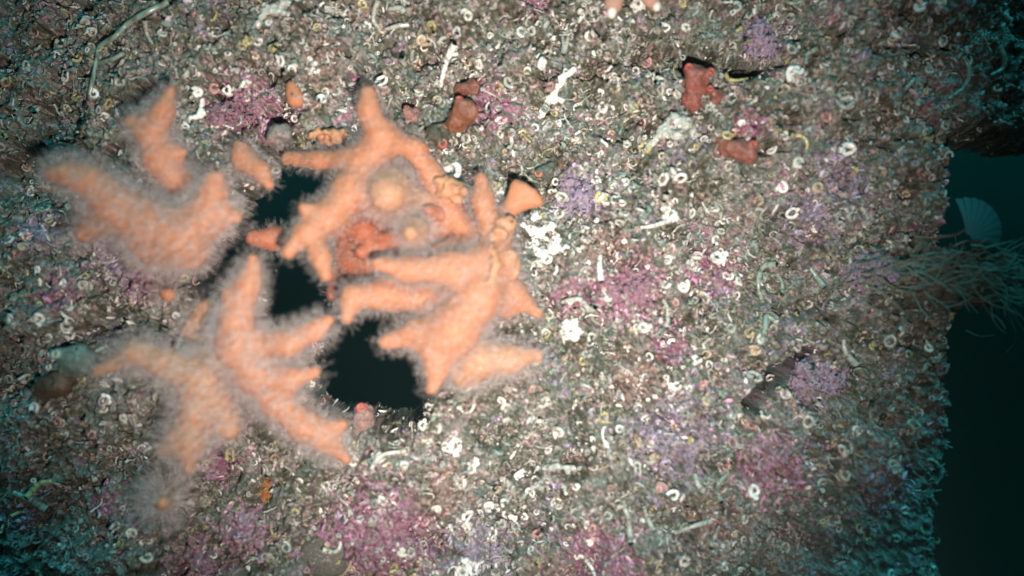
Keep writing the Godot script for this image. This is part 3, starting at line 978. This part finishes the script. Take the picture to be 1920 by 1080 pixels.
		for row in r[1]:
			var nr := []
			for q in row:
				var z := lipped((q[0] - 960) * S, (540 - q[1]) * S) * 1000.0
				nr.append([q[0], q[1], z + q[2] * 0.6, q[3] * 0.78])
			rows.append(nr)
		var o := part("limy_clump", blob(chain(rows), 0.0016, 0.004, 0.0016, 0.005), white if "white" in r[0].split(" ")[0] + r[0].split(" ")[1] else M["pale grey"])
		tag(o, r[0], "limy crust", "limy clumps on the rock")

func build_tubes() -> void:
	for k in 10:
		coils.append(coil_mesh([0.85, 1.5, 0.62, 1.05, 1.9, 0.7, 0.5, 1.25, 0.72, 0.9][k], 8, 30, [0.45, 0.4, 0.3, 0.8, 0.25, 0.9, 0.95, 0.5, 0.35, 0.7][k]))
		worms.append(worm_mesh(100 + k, 8, 22, [0.3, 0.9, 0.5, 1.4, 0.7, 0.4, 1.1, 0.6, 0.8, 1.7][k], [0.13, 0.16, 0.11, 0.15, 0.2, 0.12, 0.15, 0.18, 0.1, 0.14][k]))
		coils_lo.append(coil_mesh(0.8 + 0.13 * k, 5, 14, 0.3 + 0.06 * k))
		worms_lo.append(worm_mesh(200 + k, 5, 10, 0.3 + 0.17 * k, 0.08 + 0.009 * k))
	# tubes one can point at, from the photograph: points, width, tone
	var given := [
		[[[832, 180], [836, 162], [842, 138], [850, 118], [857, 104]], 6.5, "bright white", "long horn-shaped worm tube"],
		[[[206, 195], [212, 165], [218, 135], [225, 108], [250, 92], [272, 70], [300, 52], [345, 30]], 5.5, "grey-green", "long branching worm tube"],
		[[[218, 138], [245, 132], [268, 120]], 4.5, "grey-green", "side worm tube"], [[[318, 105], [308, 85], [304, 62]], 4.5, "pale grey", "short worm tube"],
		[[[1740, 202], [1768, 180], [1776, 150], [1766, 128]], 5, "grey-green", "hooked worm tube"], [[[1815, 160], [1836, 148], [1838, 128], [1829, 108]], 5.5, "grey-green", "hooked worm tube"],
		[[[1640, 202], [1658, 188], [1678, 168]], 4.5, "grey-green", "slanting worm tube"], [[[1615, 25], [1626, 12], [1630, -6]], 5, "grey-green", "upright worm tube"], [[[1485, 140], [1488, 122], [1508, 112]], 5, "grey-green", "hooked worm tube"],
		[[[1535, 202], [1555, 218], [1578, 200]], 5, "pale grey", "cup-shaped worm tube"], [[[1157, 927], [1166, 945], [1170, 970], [1172, 996]], 6, "pale grey", "long worm tube"], [[[1195, 930], [1203, 952], [1213, 974]], 5, "pale grey", "curved worm tube"],
		[[[1287, 873], [1292, 890], [1302, 902]], 6, "pale grey", "curved worm tube"], [[[1344, 872], [1328, 890], [1328, 905], [1334, 922]], 5, "grey-green", "bow-shaped worm tube"], [[[1250, 978], [1285, 965], [1314, 957]], 5, "pale grey", "slanting worm tube"],
		[[[1110, 1066], [1105, 1045], [1095, 1030], [1088, 1024]], 4, "bright white", "thin tail-like worm tube"], [[[1330, 965], [1322, 985], [1316, 1004]], 5, "pale grey", "slanting worm tube"], [[[1405, 560], [1400, 530], [1408, 502], [1432, 498]], 6, "grey-green", "looping worm tube"],
		[[[1552, 632], [1556, 655], [1574, 676]], 6, "pale grey", "curved worm tube"], [[[1493, 505], [1505, 522], [1518, 538]], 5.5, "grey-green", "curved worm tube"], [[[1435, 605], [1415, 590], [1412, 615], [1405, 640]], 6, "grey-green", "bent worm tube"],
		[[[1118, 478], [1116, 500], [1119, 528]], 6, "bright white", "straight worm tube"], [[[1230, 560], [1238, 580], [1236, 610]], 5, "pale grey", "upright worm tube"], [[[1050, 565], [1080, 560], [1098, 578], [1108, 575]], 6, "pale grey", "bent worm tube"],
		[[[1190, 432], [1215, 428], [1238, 420]], 5, "chalky white", "straight worm tube"], [[[725, 78], [712, 60], [720, 28]], 5, "pale grey", "upright worm tube"], [[[740, 42], [760, 40], [768, 48]], 6, "pale grey", "arched worm tube"], [[[735, 78], [755, 72], [775, 70]], 5, "pale grey", "straight worm tube"],
		[[[70, 905], [100, 918], [128, 935]], 8, "grey-green", "stout worm tube"], [[[1060, 92], [1056, 110], [1052, 122]], 5, "pale grey", "short worm tube"], [[[1050, 90], [1052, 108], [1050, 122]], 4, "pale grey", "short worm tube"]]
	var G1 := "coiled worm tubes on the rock"
	var G2 := "straggling worm tubes on the rock"
	var spots := []
	for gv in given:
		var c := Curve3D.new()
		c.bake_interval = 0.002
		var pl: Array = gv[0]
		var q := []
		for i in pl.size():
			var x: float = (pl[i][0] - 960) * S
			var y: float = (540 - pl[i][1]) * S
			var z: float = maxf(lipped(x, y), lipped(x + 0.004, y)) + gv[1] * S * 0.6 + 0.004 * sin(PI * 0.5 * i / (pl.size() - 1))
			q.append(P(pl[i][0], pl[i][1], z * 1000.0))
		for i in pl.size():
			var tn: Vector3 = (q[mini(i + 1, pl.size() - 1)] - q[maxi(i - 1, 0)]) * 0.17
			c.add_point(q[i], -tn, tn)
		var pts := PackedVector3Array()
		var rad := PackedFloat32Array()
		for i in 25:
			pts.append(c.sample_baked(c.get_baked_length() * i / 24.0, true))
			rad.append(gv[1] * S * lerpf(0.6, 1.0, i / 24.0))
		var o := part("worm_tube", tube(pts, rad, 9), M[gv[2]])
		note_tube(o, pl[1][0], pl[1][1], gv[3], gv[2], "worm tube", G2)
		spots.append(Vector3(pl[1][0], pl[1][1], 10))
	var rings := [[855, 335, 19, 0], [1330, 486, 13, 0], [1330, 452, 10, 0], [880, 945, 10, 0], [920, 938, 10, 0], [1080, 1022, 8, 0], [1371, 951, 11, 1], [1715, 130, 10, 1], [1707, 148, 9, 2], [1555, 61, 8, 1], [1503, 241, 9, 5], [1455, 160, 11, 0], [625, 205, 9, 0], [700, 70, 9, 0], [1235, 74, 9, 0], [1272, 75, 8, 1], [610, 155, 9, 0], [925, 100, 11, 1], [902, 137, 9, 1], [1460, 158, 9, 0], [480, 108, 10, 4], [540, 112, 11, 4], [1725, 352, 9, 1], [1520, 313, 9, 1], [1460, 405, 10, 0], [1440, 362, 10, 0], [1585, 405, 9, 2], [1220, 260, 14, 0], [1200, 285, 12, 4], [1550, 295, 13, 0], [970, 540, 8, 1], [1240, 475, 12, 5], [1265, 540, 10, 1], [1395, 700, 12, 2], [1530, 675, 11, 1], [1245, 905, 10, 0], [1385, 895, 11, 0], [1340, 860, 9, 5], [1660, 640, 9, 2], [60, 205, 11, 2], [40, 118, 9, 2], [310, 870, 9, 1], [240, 740, 10, 0], [860, 820, 13, 0], [845, 815, 10, 0], [725, 170, 10, 0], [395, 190, 9, 0], [420, 178, 9, 5]]
	var made := 0
	for r in rings:
		var t := on_rock((r[0] - 960) * S, (540 - r[1]) * S, 0.0008)
		t.basis = t.basis.rotated(t.basis.z.normalized(), rng.randf() * TAU).scaled_local(Vector3.ONE * r[2] * S)
		var tn: Array = TONES[r[3]]
		var o := part("coiled_worm_tube", coils[[0, 1, 2, 3, 4, 7, 8][made % 7]], M[tn[0]], null, t)
		note_tube(o, r[0], r[1], "coiled worm tube", tn[0], "worm tube", G1)
		spots.append(Vector3(r[0], r[1], r[2]))
		made += 1
	var total := {0: rings.size(), 1: given.size()}
	var shapes := [["ring-shaped", "tightly coiled", "snail-like", "open ring", "flat spiral", "comma-shaped", "C-shaped", "loosely coiled", "double-turned", "horseshoe-shaped"], ["nearly straight", "wavy", "slender", "curled", "stout", "slim curved", "looping", "thick bent", "threadlike", "twisting"]]
	var tries := 0
	while (total[0] < 300 or total[1] < 300) and tries < 30000:
		tries += 1
		var px := rng.randf_range(6, 1764)
		var py := rng.randf_range(6, 1074)
		var kind := 0 if total[0] < 300 and (rng.randf() < 0.5 or total[1] >= 300) else 1
		if hole((px - 960) * S, (540 - py) * S) < 0.006: continue
		if in_coral(px, py): continue
		var size := rng.randf_range(5, 10.5) if kind == 0 else rng.randf_range(11, 20) if rng.randf() < 0.6 else rng.randf_range(20, 36)
		var ok := true
		for s in spots:
			if Vector2(px - s.x, py - s.y).length() < (size + s.z) * 0.75:
				ok = false
				break
		if not ok: continue
		spots.append(Vector3(px, py, size * (1.0 if kind == 0 else 0.55)))
		var pick := clampf(rng.randf() + 0.3 - 0.55 * chalk(px, py), 0.0, 0.999)
		var ti := 0
		if kind == 0: ti = 0 if pick < 0.3 else 1 if pick < 0.55 else 2 if pick < 0.68 else 4 if pick < 0.78 else 5 if pick < 0.86 else 6
		else: ti = 0 if pick < 0.12 else 1 if pick < 0.3 else 2 if pick < 0.55 else 3 if pick < 0.78 else 6 if pick < 0.9 else 4
		var v := rng.randi() % 10
		var t := on_rock((px - 960) * S, (540 - py) * S, 0.0009)
		var b := t.basis.rotated(t.basis.z.normalized(), rng.randf() * TAU)
		if rng.randf() < 0.5: b = b * Basis.from_scale(Vector3(1, -1, 1))
		b = b.rotated(b.x.normalized(), rng.randfn(0, 0.7))
		t.origin -= t.basis.z * size * S * rng.randf_range(-0.1, 0.35)
		t.basis = b.scaled_local(Vector3.ONE * size * S)
		var o := part("coiled_worm_tube" if kind == 0 else "worm_tube", coils[v] if kind == 0 else worms[v], M[TONES[ti][0]], null, t)
		note_tube(o, px, py, shapes[kind][v] + " worm tube", TONES[ti][0], "worm tube", G1 if kind == 0 else G2)
		total[kind] += 1
	print("individual tubes ", total, " tries ", tries)
	# the rest of the growth, too small or too many to count
	fill("small_tube_crust", "crowded tiny worm tubes covering the rock between the larger ones", "worm tubes", coils_lo + worms_lo + worms_lo + worms_lo + worms_lo + worms_lo, 36000, 4.5, 17.0, M.limy, [TONES[1][1], TONES[2][1], TONES[2][1], TONES[3][1], TONES[4][1], TONES[5][1], TONES[6][1], TONES[7][1], Color(0.3, 0.22, 0.24), Color(0.3, 0.2, 0.2), Color(0.26, 0.26, 0.2), Color(0.34, 0.3, 0.25), Color(0.24, 0.28, 0.25)], 0.0)
	var crumbs := []
	for k in 6: crumbs.append(crumb_mesh(300 + k))
	fill("turf_crust", "crumbly brown, pink and olive turf covering the rock", "turf", crumbs, 26000, 2.0, 6.5, M.crumb, [Color(0.2, 0.19, 0.15), Color(0.12, 0.105, 0.09), Color(0.26, 0.25, 0.23), Color(0.3, 0.17, 0.2), Color(0.28, 0.23, 0.29), Color(0.16, 0.21, 0.17), Color(0.24, 0.23, 0.17), Color(0.2, 0.2, 0.16), Color(0.34, 0.33, 0.31), Color(0.28, 0.16, 0.14), Color(0.55, 0.53, 0.5)], 1.0)

func in_coral(px: float, py: float) -> bool:
	for c in [[300, 420, 130], [400, 440, 80], [335, 290, 60], [160, 345, 50], [650, 330, 110], [730, 250, 40], [740, 400, 150], [870, 560, 130], [930, 450, 60], [920, 675, 60], [480, 650, 110], [390, 720, 110], [280, 670, 50], [590, 780, 70], [338, 922, 40], [980, 380, 30]]:
		if Vector2(px - c[0], py - c[1]).length() < c[2]: return true
	return false

func crumb_mesh(sd: int) -> ArrayMesh:
	var n := noise(sd, 0.9, 2)
	var st := SurfaceTool.new()
	st.begin(Mesh.PRIMITIVE_TRIANGLES)
	st.set_smooth_group(0)
	var g := []
	for i in 5:
		var row := []
		for j in 7:
			var th := PI * i / 4.0
			var ph := TAU * j / 7.0
			var q := Vector3(sin(th) * cos(ph), sin(th) * sin(ph), cos(th))
			row.append(q * Vector3(1.0, 0.7, 0.6) * (1.0 + 1.2 * n.get_noise_3dv(q * 1.5)))
		g.append(row)
	for i in 4:
		for j in 7:
			var t := (j + 1) % 7
			for q in [g[i][j], g[i + 1][j], g[i][t], g[i][t], g[i + 1][j], g[i + 1][t]]: st.add_vertex(q)
	st.index()
	st.generate_normals()
	return st.commit()

const CHALKY := [[1030, 465, 90], [1050, 470, 150], [1130, 320, 170], [620, 150, 130], [900, 140, 150], [420, 200, 80], [1250, 300, 130], [760, 850, 150], [1040, 860, 120], [900, 960, 110], [1280, 470, 110], [1080, 60, 110], [180, 600, 80], [1200, 660, 100], [330, 850, 70]]
func chalk(px: float, py: float) -> float:
	var w := 0.0
	for c in CHALKY: w = maxf(w, 1.0 - 0.6 * Vector2(px - c[0], py - c[1]).length() / c[2])
	return clampf(w, 0.0, 1.0)

func fill(called: String, label: String, cat: String, meshes: Array, count: int, lo: float, hi: float, m: Material, tones: Array, follow: float) -> void:
	var o := base(called)
	tag(o, label, cat, "", "stuff")
	var xf := []
	var cl := []
	for k in meshes:
		xf.append([])
		cl.append([])
	var bare := noise(61, 0.045, 3)
	var q1 := noise(41, 0.09, 3)
	var q2 := noise(42, 0.04, 3)
	var q3 := noise(43, 0.012, 3)
	var q4 := noise(44, 0.0045, 2)
	for i in count:
		var x := rng.randf_range(-0.56, 0.5)
		var y := rng.randf_range(-0.33, 0.33)
		if hole(x, y) < -0.0055: continue
		var px := x / S + 960.0
		var py := 540.0 - y / S
		var ch := clampf(chalk(px, py) + 0.6 * q2.get_noise_2d(x, y), 0.0, 1.0)
		if follow == 0.0 and rng.randf() > 0.45 + 0.75 * ch: continue
		if rng.randf() < 0.85 * sstep(0.12, 0.26, bare.get_noise_2d(x, y)): continue
		var k := rng.randi() % meshes.size()
		var t := on_rock(x, y, 0.0004)
		var b := t.basis.rotated(t.basis.z.normalized(), rng.randf() * TAU)
		b = b.rotated(b.x.normalized(), rng.randfn(0, 0.3))
		var sc := lerpf(lo, hi, pow(rng.randf(), 1.6)) * S
		var un := Vector3.ONE
		if follow > 0.0: un = Vector3(rng.randf_range(0.7, 1.7), rng.randf_range(0.3, 1.0), rng.randf_range(0.5, 1.5))
		else:
			if k < 10: sc *= 0.6
			t.origin -= t.basis.z * sc * rng.randf_range(-0.1, 0.6)
		t.basis = b.scaled_local(un * sc)
		xf[k].append(t)
		var c: Color = tones[rng.randi() % tones.size()]
		if follow == 0.0 and rng.randf() < 0.25 + 0.55 * ch: c = TONES[rng.randi() % 3][1]
		if follow > 0.0 and rng.randf() < 0.75: c = rock_colour(x, y, q1.get_noise_2d(x, y), q2.get_noise_2d(x, y), q3.get_noise_2d(x, y), q4.get_noise_2d(x, y))
		cl[k].append(c * rng.randf_range(0.75, 1.2))
	for k in meshes.size():
		var mm := MultiMesh.new()
		mm.transform_format = MultiMesh.TRANSFORM_3D
		mm.use_colors = true
		mm.mesh = meshes[k]
		mm.instance_count = xf[k].size()
		for i in xf[k].size():
			mm.set_instance_transform(i, xf[k][i])
			mm.set_instance_color(i, cl[k][i])
		var mi := MultiMeshInstance3D.new()
		mi.multimesh = mm
		mi.material_override = m
		mi.name = "growth"
		mi.set_meta("kind", "stuff")
		o.add_child(mi, true)
